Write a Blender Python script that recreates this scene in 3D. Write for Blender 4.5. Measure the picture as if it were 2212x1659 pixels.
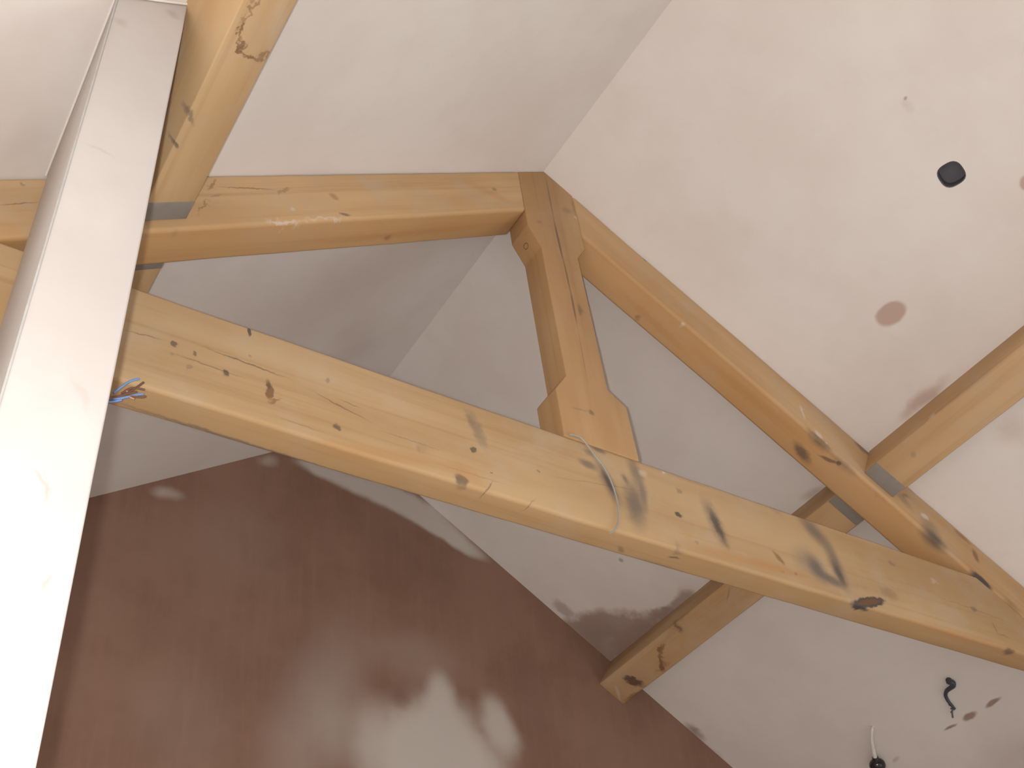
import bpy, bmesh, math, random
from mathutils import Vector, Matrix, Euler, noise
random.seed(4)
for o in list(bpy.data.objects): bpy.data.objects.remove(o)
C = bpy.context.scene.collection
scene = bpy.context.scene
# ------------------------------------------------------------------ camera, light, exposure
S = 1.6                                   # metres per layout unit; the camera lens is the layout origin
EYE = Vector((0, 0, 1.5))
def W(x, y, z): return Vector((x*S, y*S, z*S)) + EYE
right = Vector((0.84039276, -0.53170409, -0.10502745)) 
R_ROWS = ((0.84039276, -0.53170409, -0.10502745), (0.30221263, 0.62059076, -0.72355693), (0.44989725, 0.57633138, 0.68222768))
# rows are the image axes (right, down, forward) written in world axes
r_, d_, f_ = (Vector(v) for v in R_ROWS)
cam_d = bpy.data.cameras.new('camera'); cam = bpy.data.objects.new('camera', cam_d); C.objects.link(cam)
mw = Matrix((( r_.x, -d_.x, -f_.x, EYE.x), (r_.y, -d_.y, -f_.y, EYE.y), (r_.z, -d_.z, -f_.z, EYE.z), (0, 0, 0, 1)))
cam.matrix_world = mw
cam_d.sensor_width = 36.0; cam_d.lens = 2363.7/2212*36.0; cam_d.clip_start = 0.02
scene.camera = cam
w = bpy.data.worlds.new('daylight'); scene.world = w; w.use_nodes = True
bg = w.node_tree.nodes['Background']; bg.inputs['Color'].default_value = (0.80, 0.88, 1.0, 1); bg.inputs['Strength'].default_value = 2.5
# the compact camera's own flash, a few centimetres beside the lens
fl = bpy.data.lights.new('camera_flash', 'POINT'); fl.energy = 132; fl.shadow_soft_size = 0.012; fl.color = (1.0, 0.995, 0.975)
flo = bpy.data.objects.new('camera_flash', fl); C.objects.link(flo)
flo.location = EYE - r_*0.032 - d_*0.006
# added fill lamp inside the invented right-hand doors, for ambient and floor bounce
al = bpy.data.lights.new('added_fill', 'AREA'); al.shape = 'RECTANGLE'; al.size = 1.95; al.size_y = 2.35; al.energy = 42; al.color = (0.93, 0.97, 1.0)
alo = bpy.data.objects.new('added_fill', al); C.objects.link(alo)
alo.location = (3.79, -0.6, 1.06); alo.rotation_euler = (0, math.radians(90), 0)
vs = scene.view_settings; vs.view_transform = 'Standard'; vs.look = 'None'; vs.gamma = 1; vs.exposure = 0.0; vs.use_curve_mapping = False

# ------------------------------------------------------------------ layout (in layout units)
XR, ZR, TH = 0.94398, 1.86209, 0.59435
ct, st = math.cos(TH), math.sin(TH)
ZT, ZB, TW = 1.10937, 0.94414, 0.04979
HR, WR, Y0R = 0.10571, 0.07296, 0.99793
PP, YG = 0.08676, 1.91298
XL_WALL, XR_WALL, Y_NEAR = -0.50, 2.39, -1.5
def sl(side, s, d, y): return (XR + side*(s*ct - d*st), y, ZR - s*st - d*ct)

# ------------------------------------------------------------------ painted marks (stains, knots, damp plaster, edge lines, some painted shade) measured on each face
MARKS=[('tie', [2.3847, 1.6, 3.0305], [0.0758, 0.0, 0.0248], [-0.00545, 0.0, 0.01664], 'k', 0.95, 0.25, 0.5),
('tie', [2.3244, 1.6, 2.9994], [-0.0383, 0.0, -0.0209], [0.0023, 0.0, -0.0042], 'k', 0.9, 0.3, 0.3),
('tie', [2.3897, 1.6, 3.0332], [0.0514, 0.0, 0.0173], [-0.00318, 0.0, 0.00948], 'b', 0.9, 0.3, 0.5),
('tie', [1.8538, 1.6, 3.1443], [0.0159, 0.0, -0.0722], [0.02577, 0.0, 0.00569], 'g', 0.6, 1, 0.4),
('tie', [1.8594, 1.6, 3.131], [0.0121, 0.0, -0.0584], [0.01538, 0.0, 0.0032], 'k', 0.75, 0.95, 0.4),
('tie', [1.5805, 1.6, 3.1158], [-0.009, 0.0, -0.0766], [0.03543, 0.0, -0.00418], 'g', 0.75, 1, 0.5),
('tie', [1.6176, 1.6, 3.157], [-0.0025, 0.0, -0.0448], [0.01243, 0.0, -0.0007], 'g', 0.5, 0.95, 0.3),
('tie', [1.6099, 1.6, 3.2238], [0.0116, 0.0, -0.0596], [0.02194, 0.0, 0.00428], 'g', 0.6, 1, 0.4),
('tie', [1.5665, 1.6, 3.1939], [0.0045, 0.0, -0.0165], [0.00945, 0.0, 0.00257], 'g', 0.6, 0.9, 0.3),
('tie', [1.508, 1.6, 3.1565], [0.0219, 0.0, -0.0596], [0.0203, 0.0, 0.00747], 'g', 0.65, 1, 0.3),
('tie', [1.5088, 1.6, 3.1604], [0.0154, 0.0, -0.0366], [0.00946, 0.0, 0.00398], 'k', 0.6, 0.9, 0.3),
('tie', [1.4966, 1.6, 3.2657], [0.0244, 0.0, -0.0037], [0.00172, 0.0, 0.01146], 'g', 0.7, 0.7, 0.3),
('tie', [1.4507, 1.6, 3.2008], [0.028, 0.0, -0.0038], [0.0019, 0.0, 0.0141], 'g', 0.65, 0.8, 0.3),
('tie', [1.4614, 1.6, 3.2423], [0.0184, 0.0, -0.0026], [0.00138, 0.0, 0.00965], 'g', 0.4, 0.8, 0.3),
('tie', [2.2533, 1.6, 3.2312], [0.0464, 0.0, -0.0522], [0.02582, 0.0, 0.02294], 'g', 0.7, 1, 0.3),
('tie', [2.296, 1.6, 3.1278], [0.006, 0.0, -0.0776], [0.02769, 0.0, 0.00213], 'g', 0.75, 1, 0.3),
('tie', [2.2949, 1.6, 3.0959], [0.006, 0.0, -0.0401], [0.01545, 0.0, 0.0023], 'k', 0.6, 0.9, 0.3),
('tie', [2.2059, 1.6, 3.0896], [0.016, 0.0, -0.0422], [0.03122, 0.0, 0.01187], 'g', 0.8, 1, 0.3),
('tie', [2.2537, 1.6, 3.0676], [0.0446, 0.0, -0.0095], [0.00398, 0.0, 0.01876], 'g', 0.75, 0.8, 0.3),
('tie', [2.1789, 1.6, 3.1103], [0.0172, 0.0, -0.0444], [0.0538, 0.0, 0.02085], 'g', 0.35, 1, 0.3),
('tie', [2.062, 1.6, 3.0879], [0.0163, 0.0, -0.0178], [0.00693, 0.0, 0.00633], 'b', 0.6, 0.6, 0.3),
('tie', [2.1553, 1.6, 2.9795], [0.0134, 0.0, 0.0033], [-0.00208, 0.0, 0.00837], 'k', 0.4, 0.5, 0.3),
('tie', [0.3996, 1.6, 3.152], [0.0064, 0.0, 0.0029], [-0.00331, 0.0, 0.00725], 'k', 0.7, 0.5, 0.6),
('tie', [0.4443, 1.6, 3.1424], [0.0047, 0.0, 0.0021], [-0.00232, 0.0, 0.00521], 'k', 0.6, 0.5, 0.6),
('tie', [0.4379, 1.6, 3.0985], [0.0055, 0.0, 0.0024], [-0.00267, 0.0, 0.00618], 'g', 0.35, 0.5, 0.6),
('tie', [0.5125, 1.6, 3.1174], [0.0068, 0.0, 0.0029], [-0.00313, 0.0, 0.00733], 'k', 0.75, 0.5, 0.6),
('tie', [0.3969, 1.6, 3.124], [0.0045, 0.0, 0.002], [-0.0023, 0.0, 0.00515], 'g', 0.3, 0.5, 0.6),
('tie', [0.7638, 1.6, 3.0638], [0.0087, 0.0, 0.0033], [-0.00324, 0.0, 0.00855], 'k', 0.7, 0.5, 0.6),
('tie', [1.1099, 1.6, 3.1279], [0.0078, 0.0, 0.0028], [-0.00245, 0.0, 0.00679], 'k', 0.75, 0.5, 0.6),
('tie', [1.7267, 1.6, 3.1293], [0.0118, 0.0, 0.0036], [-0.0026, 0.0, 0.00842], 'k', 0.85, 0.5, 0.6),
('tie', [0.7409, 1.6, 3.1923], [0.0067, 0.0, 0.0028], [-0.00277, 0.0, 0.00659], 'g', 0.4, 0.5, 0.6),
('tie', [0.7095, 1.6, 2.9998], [0.0052, 0.0, 0.0019], [-0.00191, 0.0, 0.00522], 'g', 0.5, 0.5, 0.6),
('tie', [1.7517, 1.6, 3.2157], [0.0104, 0.0, 0.0034], [-0.00242, 0.0, 0.0074], 'g', 0.4, 0.5, 0.6),
('tie', [2.9871, 1.6, 3.0013], [0.0308, 0.0, 0.0066], [-0.00331, 0.0, 0.01541], 'k', 0.8, 0.5, 0.6),
('tie', [2.8898, 1.6, 3.1307], [0.0178, 0.0, 0.0043], [-0.00224, 0.0, 0.00925], 'g', 0.5, 0.5, 0.6),
('tie', [2.11, 1.6, 3.0505], [0.0077, 0.0, 0.002], [-0.0013, 0.0, 0.00487], 'g', 0.5, 0.5, 0.6),
('tie', [2.057, 1.6, 3.0452], [0.0075, 0.0, 0.002], [-0.0013, 0.0, 0.00484], 'g', 0.3, 0.5, 0.6),
('tie', [0.5606, 1.6, 3.1873], [0.004, 0.0, 0.0018], [-0.0019, 0.0, 0.00428], 'g', 0.4, 0.5, 0.6),
('tie', [1.1546, 1.6, 3.0744], [0.0039, 0.0, 0.0013], [-0.00115, 0.0, 0.00336], 'k', 0.6, 0.5, 0.6),
('tie', [2.5606, 1.6, 3.2062], [0.0139, 0.0, 0.0038], [-0.00216, 0.0, 0.00789], 'g', 0.4, 0.5, 0.6),
('tie', [0.9632, 1.6, 3.075], [0.006, 0.0, 0.0022], [-0.00198, 0.0, 0.00549], 'g', 0.2, 0.5, 0.6),
('tie', [1.2901, 1.6, 3.1235], [0.0042, 0.0, 0.0014], [-0.00118, 0.0, 0.00346], 'g', 0.5, 0.5, 0.6),
('tie', [1.7648, 1.6, 3.0564], [0.0084, 0.0, 0.0024], [-0.00171, 0.0, 0.00592], 'g', 0.3, 0.5, 0.6),
('tie', [0.6085, 1.6, 3.1057], [0.0033, 0.0, -0.0264], [0.00901, 0.0, 0.00114], 'b', 0.8, 0.4, 0.5),
('tie', [0.6045, 1.6, 3.1241], [0.0018, 0.0, -0.0153], [0.00602, 0.0, 0.00071], 'k', 0.4, 0.6, 0.3),
('tie', [0.622, 1.6, 3.0814], [0.014, 0.0, 0.0116], [-0.00327, 0.0, 0.00395], 'b', 0.6, 0.6, 0.8),
('tie', [1.0698, 1.6, 3.0228], [0.0175, 0.0, -0.006], [0.00488, 0.0, 0.0142], 'k', 0.7, 0.5, 0.5),
('tie', [1.1012, 1.6, 2.9719], [0.0218, 0.0, 0.0251], [-0.00542, 0.0, 0.0047], 'k', 0.6, 0.7, 0.3),
('tie', [1.1363, 1.6, 3.0191], [0.0195, 0.0, 0.0312], [-0.00177, 0.0, 0.00111], 'k', 0.5, 0.6, 0.3),
('tie', [1.2405, 1.6, 3.0029], [0.0273, 0.0, 0.0301], [-0.00125, 0.0, 0.00114], 'k', 0.45, 0.6, 0.3),
('tie', [2.4875, 1.6, 3.0866], [0.0399, 0.0, 0.0023], [-0.0013, 0.0, 0.02236], 'b', 0.35, 0.8, 0.8),
('tie', [2.3557, 1.6, 2.9923], [0.0207, 0.0, 0.005], [-0.00294, 0.0, 0.0122], 'b', 0.3, 0.8, 0.8),
('tie', [2.7404, 1.6, 3.1933], [0.0197, 0.0, 0.0051], [-0.00278, 0.0, 0.01063], 'w', 0.3, 0.8, 0.8),
('tie', [1.1265, 1.6, 3.1947], [0.0161, 0.0, -0.055], [0.01577, 0.0, 0.00462], 'g', 0.45, 0.9, 0.7),
('tie', [1.1072, 1.6, 3.2202], [0.011, 0.0, -0.0323], [0.00792, 0.0, 0.0027], 'g', 0.35, 0.9, 0.7),
('tie', [0.5544, 1.6, 3.2614], [0.0016, 0.0, -0.0166], [0.00508, 0.0, 0.00048], 'k', 0.85, 0.5, 0.3),
('tie', [0.5512, 1.6, 3.1639], [0.098, 0.0, -0.006], [0.00014, 0.0, 0.00222], 'k', 0.6, 0.8, 0.15),
('tie', [0.3374, 1.6, 3.1482], [0.0392, 0.0, 0.004], [-0.00018, 0.0, 0.00179], 'k', 0.5, 0.8, 0.15),
('tie', [0.4711, 1.6, 3.1215], [0.0784, 0.0, -0.003], [7e-05, 0.0, 0.00173], 'k', 0.45, 0.8, 0.15),
('tie', [0.7724, 1.6, 3.1281], [0.0714, 0.0, -0.0178], [0.0005, 0.0, 0.00201], 'k', 0.5, 0.8, 0.15),
('tie', [0.7964, 1.6, 3.1445], [0.0287, 0.0, -0.0017], [0.00011, 0.0, 0.00184], 'k', 0.4, 0.8, 0.15),
('tie', [1.4833, 1.6, 3.1483], [0.1528, 0.0, 0.0266], [-0.00032, 0.0, 0.00182], 'k', 0.25, 0.8, 0.15),
('tie', [0.9466, 1.6, 3.0926], [0.083, 0.0, -0.0005], [1e-05, 0.0, 0.00177], 'k', 0.3, 0.8, 0.15),
('tie', [2.8932, 1.6, 3.1291], [0.1621, 0.0, -0.0065], [9e-05, 0.0, 0.00212], 'k', 0.3, 0.8, 0.15),
('tie', [2.9587, 1.6, 3.0797], [0.0005, 0.0, -0.0199], [0.0043, 0.0, 0.00011], 'k', 0.4, 0.8, 0.15),
('tie', [2.9866, 1.6, 3.0596], [0.0276, 0.0, -0.0002], [2e-05, 0.0, 0.00291], 'k', 0.35, 0.8, 0.15),
('tie', [1.0989, 1.6, 3.0499], [0.0996, 0.0, 0.0011], [-2e-05, 0.0, 0.00173], 'k', 0.25, 0.8, 0.15),
('tie', [0.6815, 1.6, 3.0397], [0.0526, 0.0, -0.0027], [9e-05, 0.0, 0.0017], 'k', 0.3, 0.8, 0.15),
('tie', [0.8812, 1.6, 3.0291], [0.2063, 0.0, 0.0291], [-0.0024, 0.0, 0.01706], 'o', 0.35, 0.95, 0.3),  # orange bands here and on the rafters: underside shade put into the colour
('tie', [1.0862, 1.6, 3.0443], [0.0585, 0.0, -0.0271], [0.01189, 0.0, 0.02568], 'o', 0.3, 0.95, 0.3),
('tie', [2.7264, 1.6, 3.0071], [0.3318, 0.0, 0.0111], [-0.00064, 0.0, 0.01934], 'o', 0.5, 0.95, 0.3),
('tie', [0.6225, 1.6, 2.9828], [0.1757, 0.0, -0.0053], [0.00038, 0.0, 0.01246], 'o', 0.4, 0.95, 0.3),
('tie', [1.9597, 1.6, 3.0464], [0.2231, 0.0, 0.0086], [-0.00063, 0.0, 0.01631], 'o', 0.45, 0.95, 0.3),
('tie', [0.4326, 1.6, 2.9742], [0.0035, 0.0, 0.0014], [-0.00156, 0.0, 0.00399], 'w', 0.6, 0.5, 0.3),
('tie', [1.6322, 1.6, 3.2344], [0.015, 0.0, 0.0051], [-0.00376, 0.0, 0.01102], 'w', 0.35, 0.9, 0.3),
('tie', [1.7105, 1.6, 3.2627], [0.0052, 0.0, 0.0018], [-0.00127, 0.0, 0.00373], 'w', 0.6, 0.5, 0.3),
('tie', [2.1101, 1.6, 3.2776], [0.0277, 0.0, -0.0214], [0.01344, 0.0, 0.01741], 'g', 0.3, 0.9, 0.3),
('tie', [0.9724, 1.6, 3.0817], [0.0144, 0.0, -0.0049], [0.00592, 0.0, 0.01734], 'b', 0.15, 0.9, 0.3),
('tie', [1.6921, 1.6761, 3.0106], [0.0854, 0.0025, 0.0], [0.00029, -0.00999, 0.0], 'g', 0.35, 0.9, 0.3),
('tie', [1.5564, 1.6591, 3.0106], [0.0144, 0.0097, 0.0], [0.00389, -0.00574, 0.0], 'k', 0.4, 0.8, 0.3),
('tie', [1.7051, 1.6319, 3.0106], [0.0171, -0.0031, 0.0], [-0.00084, -0.00467, -0.0], 'k', 0.6, 0.6, 0.3),
('tie', [1.6984, 1.6086, 3.0106], [0.0099, -0.0044, -0.0], [-0.00654, -0.01494, -0.0], 'g', 0.35, 0.9, 0.8),
('tie', [0.5714, 1.6701, 3.0106], [0.2648, 0.0066, 0.0], [0.00013, -0.00533, 0.0], 'g', 0.6, 0.9, 0.3),  # thin dark line along the tie's rear bottom edge
('tie', [1.143, 1.6801, 3.0106], [0.3723, 0.0024, 0.0], [4e-05, -0.00563, 0.0], 'g', 0.6, 0.9, 0.3),
('king', [1.5112, 1.6, 4.3322], [-0.0015, 0.0, -0.1175], [0.00328, 0.0, -4e-05], 'k', 0.45, 0.7, 0.1),
('king', [1.5106, 1.6, 4.1161], [0.0018, 0.0, -0.1095], [0.00482, 0.0, 8e-05], 'k', 0.65, 0.7, 0.1),
('king', [1.5146, 1.6, 3.9544], [0.0001, 0.0, -0.0728], [0.00375, 0.0, 1e-05], 'k', 0.55, 0.7, 0.1),
('king', [1.5146, 1.6, 3.8187], [-0.0014, 0.0, -0.0773], [0.00455, 0.0, -8e-05], 'k', 0.6, 0.7, 0.1),
('king', [1.5101, 1.6, 3.6179], [-0.0029, 0.0, -0.117], [0.00234, 0.0, -6e-05], 'k', 0.3, 0.9, 0.1),
('king', [1.5383, 1.6, 3.8125], [-0.0002, 0.0, -0.0239], [0.01073, 0.0, -9e-05], 'k', 0.45, 0.7, 0.5),
('king', [1.4976, 1.6, 3.394], [0.0104, 0.0, -0.0009], [0.00084, 0.0, 0.01015], 'k', 0.5, 0.7, 0.3),
('king', [1.4615, 1.6, 3.3896], [0.0283, 0.0, 0.0029], [-0.00031, 0.0, 0.00302], 'g', 0.3, 0.6, 0.3),
('king', [1.4488, 1.6, 4.1715], [0.0114, 0.0, 0.0068], [-0.00491, 0.0, 0.00828], 'g', 0.3, 0.9, 0.3),
('king', [1.6122, 1.6, 4.3475], [-0.0006, 0.0, -0.0555], [0.0118, 0.0, -0.00012], 'b', 0.3, 0.8, 0.3),
('king', [1.5755, 1.6, 4.3068], [0.0185, 0.0, 0.0112], [-0.00777, 0.0, 0.0128], 'g', 0.3, 0.9, 0.3),
('king', [1.6095, 1.6, 4.2908], [0.0104, 0.0, 0.0062], [-0.00427, 0.0, 0.00714], 'w', 0.4, 0.5, 0.3),
('rafter_right', [2.847, 1.5967, 3.3776], [0.0412, 0.0, -0.0293], [0.01907, 0.0, 0.02684], 'k', 0.8, 1, 0.3),
('rafter_right', [3.0101, 1.5967, 3.2653], [0.0383, 0.0, -0.0265], [0.01029, 0.0, 0.01485], 'k', 0.95, 0.5, 0.3),
('rafter_right', [3.0406, 1.5967, 3.3677], [-0.0059, -0.0, -0.0287], [0.01265, 0.0, -0.0026], 'b', 0.7, 0.7, 0.3),
('rafter_right', [3.0137, 1.5967, 3.4353], [0.0322, 0.0, -0.0203], [0.00721, 0.0, 0.0114], 'b', 0.5, 0.8, 0.3),
('rafter_right', [2.8491, 1.5967, 3.4217], [0.0292, 0.0, -0.0278], [0.03086, 0.0, 0.03245], 'g', 0.4, 0.9, 0.3),
('rafter_right', [2.8471, 1.5967, 3.4672], [0.0154, 0.0, -0.0046], [0.00354, 0.0, 0.01198], 'w', 0.8, 0.6, 0.6),
('rafter_right', [2.4085, 1.5967, 3.7502], [-0.0019, 0.0, -0.0309], [0.00738, 0.0, -0.00046], 'w', 0.7, 0.7, 0.5),
('rafter_right', [2.4491, 1.5967, 3.6663], [0.0124, 0.0, -0.0149], [0.01017, 0.0, 0.00846], 'w', 0.7, 0.7, 0.5),
('rafter_right', [1.966, 1.5967, 3.9583], [0.011, 0.0, 0.0053], [-0.00344, 0.0, 0.00721], 'w', 0.7, 0.6, 0.3),
('rafter_right', [2.4709, 1.5967, 3.6392], [0.0074, -0.0, 0.0027], [-0.00157, 0.0, 0.00431], 'w', 0.5, 0.5, 0.3),
('rafter_right', [2.4468, 1.5967, 3.6459], [0.0444, 0.0, -0.0322], [0.00537, 0.0, 0.0074], 'k', 0.6, 0.7, 0.3),
('rafter_right', [2.538, 1.5967, 3.5776], [0.0467, 0.0, -0.036], [0.00559, 0.0, 0.00724], 'k', 0.35, 0.8, 0.3),
('rafter_right', [2.6422, 1.5967, 3.5017], [0.0429, 0.0, -0.026], [0.00279, 0.0, 0.0046], 'k', 0.6, 0.7, 0.3),
('rafter_right', [1.8841, 1.5967, 4.2259], [0.0158, -0.0, 0.0087], [-0.00564, 0.0, 0.01031], 'k', 0.6, 0.6, 0.3),
('rafter_right', [2.3361, 1.5967, 3.6961], [0.0119, 0.0, 0.0046], [-0.00278, 0.0, 0.00718], 'k', 0.4, 0.5, 0.3),
('rafter_right', [3.1146, 1.5967, 3.1808], [0.0211, 0.0, -0.0413], [0.02751, 0.0, 0.01404], 'b', 0.5, 0.9, 0.3),
('rafter_right', [2.6673, 1.5967, 3.6868], [0.0387, 0.0, -0.0161], [0.00977, 0.0, 0.0235], 'g', 0.6, 0.5, 0.3),
('rafter_right', [2.6869, 1.5967, 3.6422], [-0.0395, -0.0, -0.0488], [0.01042, 0.0, -0.00844], 'g', 0.5, 0.5, 0.3),
('rafter_right', [2.7858, 1.5967, 3.5324], [0.0214, -0.0, 0.0069], [-0.00373, 0.0, 0.01154], 'k', 0.4, 0.8, 0.8),
('rafter_right', [2.7675, 1.5967, 3.5076], [0.0229, 0.0, -0.0301], [0.01656, 0.0, 0.01258], 'g', 0.3, 0.9, 0.3),
('rafter_right', [1.6233, 1.5967, 4.1883], [0.0016, -0.0, -0.0107], [0.0071, 0.0, 0.00109], 'k', 0.4, 0.6, 0.3),
('rafter_right', [2.4382, 1.6729, 3.6481], [0.0344, 0.011, -0.0232], [0.00402, -0.01835, -0.00272], 'k', 0.7, 0.8, 0.5),
('rafter_right', [2.4995, 1.6292, 3.6067], [0.026, -0.0125, -0.0176], [-0.00211, -0.00636, 0.00142], 'k', 0.75, 0.6, 0.3),
('rafter_right', [2.5245, 1.6154, 3.5898], [0.0047, -0.0065, -0.0032], [-0.00625, -0.00665, 0.00423], 'k', 0.7, 0.5, 0.3),
('rafter_right', [1.8722, 1.6898, 4.0306], [0.0064, -0.0077, -0.0043], [-0.00658, -0.00795, 0.00445], 'k', 0.35, 0.8, 0.6),
('rafter_right', [2.2801, 1.6395, 3.7549], [0.234, -0.0124, -0.1581], [-0.00084, -0.02317, 0.00057], 'o', 0.5, 0.95, 0.4),
('rafter_right', [1.9177, 1.6692, 3.9999], [0.1446, 0.0081, -0.0977], [0.00058, -0.01503, -0.00039], 'o', 0.4, 0.95, 0.4),
('rafter_left', [0.6164, 1.5967, 3.6776], [0.0446, 0.0, 0.0237], [-0.00257, 0.0, 0.00484], 'w', 0.6, 0.9, 1),
('rafter_left', [0.723, 1.5967, 3.7541], [0.0517, 0.0, 0.0338], [-0.00221, 0.0, 0.00339], 'w', 0.5, 0.9, 1),
('rafter_left', [0.6387, 1.5967, 3.7401], [0.0061, 0.0, 0.0037], [-0.00353, 0.0, 0.0058], 'w', 0.45, 0.7, 0.3),
('rafter_left', [0.7481, 1.5967, 3.86], [0.0106, -0.0, 0.0066], [-0.00597, 0.0, 0.00956], 'b', 0.4, 0.8, 0.6),
('rafter_left', [0.7814, 1.5967, 3.8035], [0.0173, 0.0, 0.0065], [-0.00217, 0.0, 0.00579], 'k', 0.6, 0.6, 0.3),
('rafter_left', [0.5179, 1.5967, 3.7508], [0.0691, 0.0, 0.0392], [-0.00122, 0.0, 0.00216], 'b', 0.6, 0.8, 0.3),
('rafter_left', [0.4324, 1.5967, 3.7084], [0.0103, 0.0, 0.029], [-0.004, 0.0, 0.00142], 'b', 0.5, 0.8, 0.8),
('rafter_left', [0.4438, 1.5967, 3.6744], [0.0122, 0.0, 0.0122], [-0.0025, 0.0, 0.0025], 'b', 0.3, 0.8, 0.3),
('rafter_left', [0.4183, 1.5967, 3.6165], [0.0109, 0.0, 0.0352], [-0.00394, 0.0, 0.00122], 'b', 0.5, 0.8, 0.9),
('rafter_left', [0.6128, 1.5967, 3.7995], [0.0167, -0.0, 0.0252], [-0.0039, 0.0, 0.00258], 'b', 0.4, 0.8, 0.9),
('rafter_left', [1.2876, 1.5967, 4.2347], [0.0091, 0.0, 0.0057], [-0.00428, 0.0, 0.00675], 'k', 0.4, 0.7, 0.3),
('rafter_left', [0.3708, 1.5967, 3.4962], [0.009, 0.0, 0.0052], [-0.00564, 0.0, 0.00971], 'g', 0.3, 0.9, 0.3),
('rafter_left', [0.0491, 1.5967, 3.4005], [0.034, 0.0, 0.0265], [-0.00108, 0.0, 0.00139], 'k', 0.5, 0.7, 0.15),
('rafter_left', [0.0423, 1.5967, 3.4618], [0.0049, 0.0, 0.0032], [-0.00384, 0.0, 0.00598], 'g', 0.4, 0.8, 0.3),
('rafter_left', [0.0434, 1.5967, 3.4657], [0.0025, 0.0, 0.0016], [-0.00192, 0.0, 0.00299], 'w', 0.5, 0.5, 0.3),
('rafter_left', [0.0359, 1.5967, 3.4803], [0.0377, 0.0, 0.0245], [-0.00259, 0.0, 0.00398], 'g', 0.3, 0.9, 0.3),
('rafter_left', [0.9498, 1.676, 3.8963], [0.0124, 0.0011, 0.0084], [0.00074, -0.01172, 0.0005], 'k', 0.5, 0.7, 0.3),
('rafter_left', [1.0232, 1.665, 3.946], [0.3128, -0.0085, 0.2114], [-0.00029, -0.01558, -0.0002], 'o', 0.5, 0.95, 0.4),
('rafter_left', [1.2709, 1.5967, 4.2041], [0.084, 0.0, -0.0002], [5e-05, 0.0, 0.02083], 'o', 0.25, 0.95, 0.3),
('purlin_left', [0.3065, 1.0231, 3.4982], [-0.0015, 0.0302, -0.001], [0.00454, 0.00032, 0.00307], 'b', 0.55, 0.8, 1.3),
('purlin_left', [0.3065, 1.0763, 3.4981], [0.0035, 0.0287, 0.0024], [0.00422, -0.00075, 0.00285], 'b', 0.75, 0.8, 1.3),
('purlin_left', [0.3242, 1.1204, 3.5101], [0.0145, 0.0181, 0.0098], [0.00328, -0.00383, 0.00221], 'b', 0.8, 0.8, 1.3),
('purlin_left', [0.3495, 1.1397, 3.5272], [0.0164, 0.0054, 0.0111], [0.00127, -0.00564, 0.00086], 'b', 0.75, 0.8, 1.3),
('purlin_left', [0.3713, 1.1338, 3.542], [0.0147, -0.0075, 0.0099], [-0.00199, -0.00567, -0.00134], 'b', 0.6, 0.8, 1.3),
('purlin_left', [0.3182, 1.1097, 3.506], [0.0126, 0.0134, 0.0085], [0.00399, -0.00546, 0.0027], 'b', 0.3, 0.8, 1.3),
('purlin_left', [0.2416, 1.1277, 3.4543], [0.0185, 0.0374, 0.0125], [0.00448, -0.00323, 0.00303], 'g', 0.6, 0.9, 0.8),
('purlin_left', [0.2869, 1.2939, 3.4849], [0.0131, 0.0244, 0.0089], [0.00394, -0.00309, 0.00267], 'g', 0.6, 0.9, 0.6),
('purlin_left', [0.2861, 1.3742, 3.4844], [0.0074, 0.0109, 0.005], [0.00306, -0.00301, 0.00207], 'k', 0.7, 0.7, 0.3),
('purlin_left', [0.2413, 1.1784, 3.4541], [0.0305, 0.1536, 0.0206], [0.02022, -0.00586, 0.01367], 'g', 0.4, 0.95, 0.5),  # grey patch: shading of the purlin's side face painted into its colour
('purlin_left', [0.3661, 1.0446, 3.5384], [0.0116, 0.0732, 0.0078], [0.01377, -0.00318, 0.00931], 'w', 0.12, 0.9, 0.3),
('purlin_left', [0.2193, 1.0496, 3.4392], [0.0048, 0.0312, 0.0033], [0.01079, -0.00243, 0.00729], 'g', 0.3, 0.9, 0.3),
('purlin_right', [2.5928, 1.4804, 3.5802], [-0.0141, -0.0425, 0.0095], [-0.0064, 0.00309, 0.00432], 'b', 0.3, 0.9, 0.3),
('purlin_right', [2.6082, 1.3105, 3.5698], [0.0009, -0.0176, -0.0006], [-0.00354, -0.00027, 0.00239], 'w', 0.6, 0.6, 0.3),
('purlin_right', [2.5853, 1.4363, 3.5852], [0.0029, -0.016, -0.002], [-0.00485, -0.00128, 0.00328], 'w', 0.6, 0.8, 0.6),
('purlin_right', [2.6549, 1.4385, 3.5382], [0.0052, -0.0071, -0.0035], [-0.0071, -0.00762, 0.0048], 'g', 0.3, 0.9, 0.3),
('purlin_right', [2.6062, 1.2139, 3.5711], [0.0053, -0.2558, -0.0036], [-0.00807, -0.00024, 0.00545], 'b', 0.25, 0.9, 0.3),
('purlin_right', [2.6254, 2.5799, 3.5581], [0.0204, 0.0022, -0.0138], [0.00109, -0.01485, -0.00074], 'k', 0.6, 0.8, 1),
('purlin_right', [2.6428, 2.716, 3.5464], [0.011, 0.0222, -0.0074], [0.00493, -0.00355, -0.00333], 'b', 0.7, 0.8, 1),
('purlin_right', [2.6784, 2.7637, 3.5223], [0.0296, 0.0327, -0.02], [0.00614, -0.00811, -0.00415], 'b', 0.8, 0.8, 1),
('purlin_right', [2.6466, 2.706, 3.5438], [0.0124, 0.0344, -0.0084], [0.0052, -0.00274, -0.00352], 'b', 0.6, 0.8, 1),
('purlin_right', [2.6733, 2.9324, 3.5258], [0.0339, -0.0192, -0.0229], [-0.00781, -0.02011, 0.00528], 'k', 0.85, 0.5, 1),
('purlin_right', [2.671, 2.9364, 3.5274], [0.0084, -0.0144, -0.0057], [-0.01296, -0.01103, 0.00876], 'b', 0.8, 0.6, 1),
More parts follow.
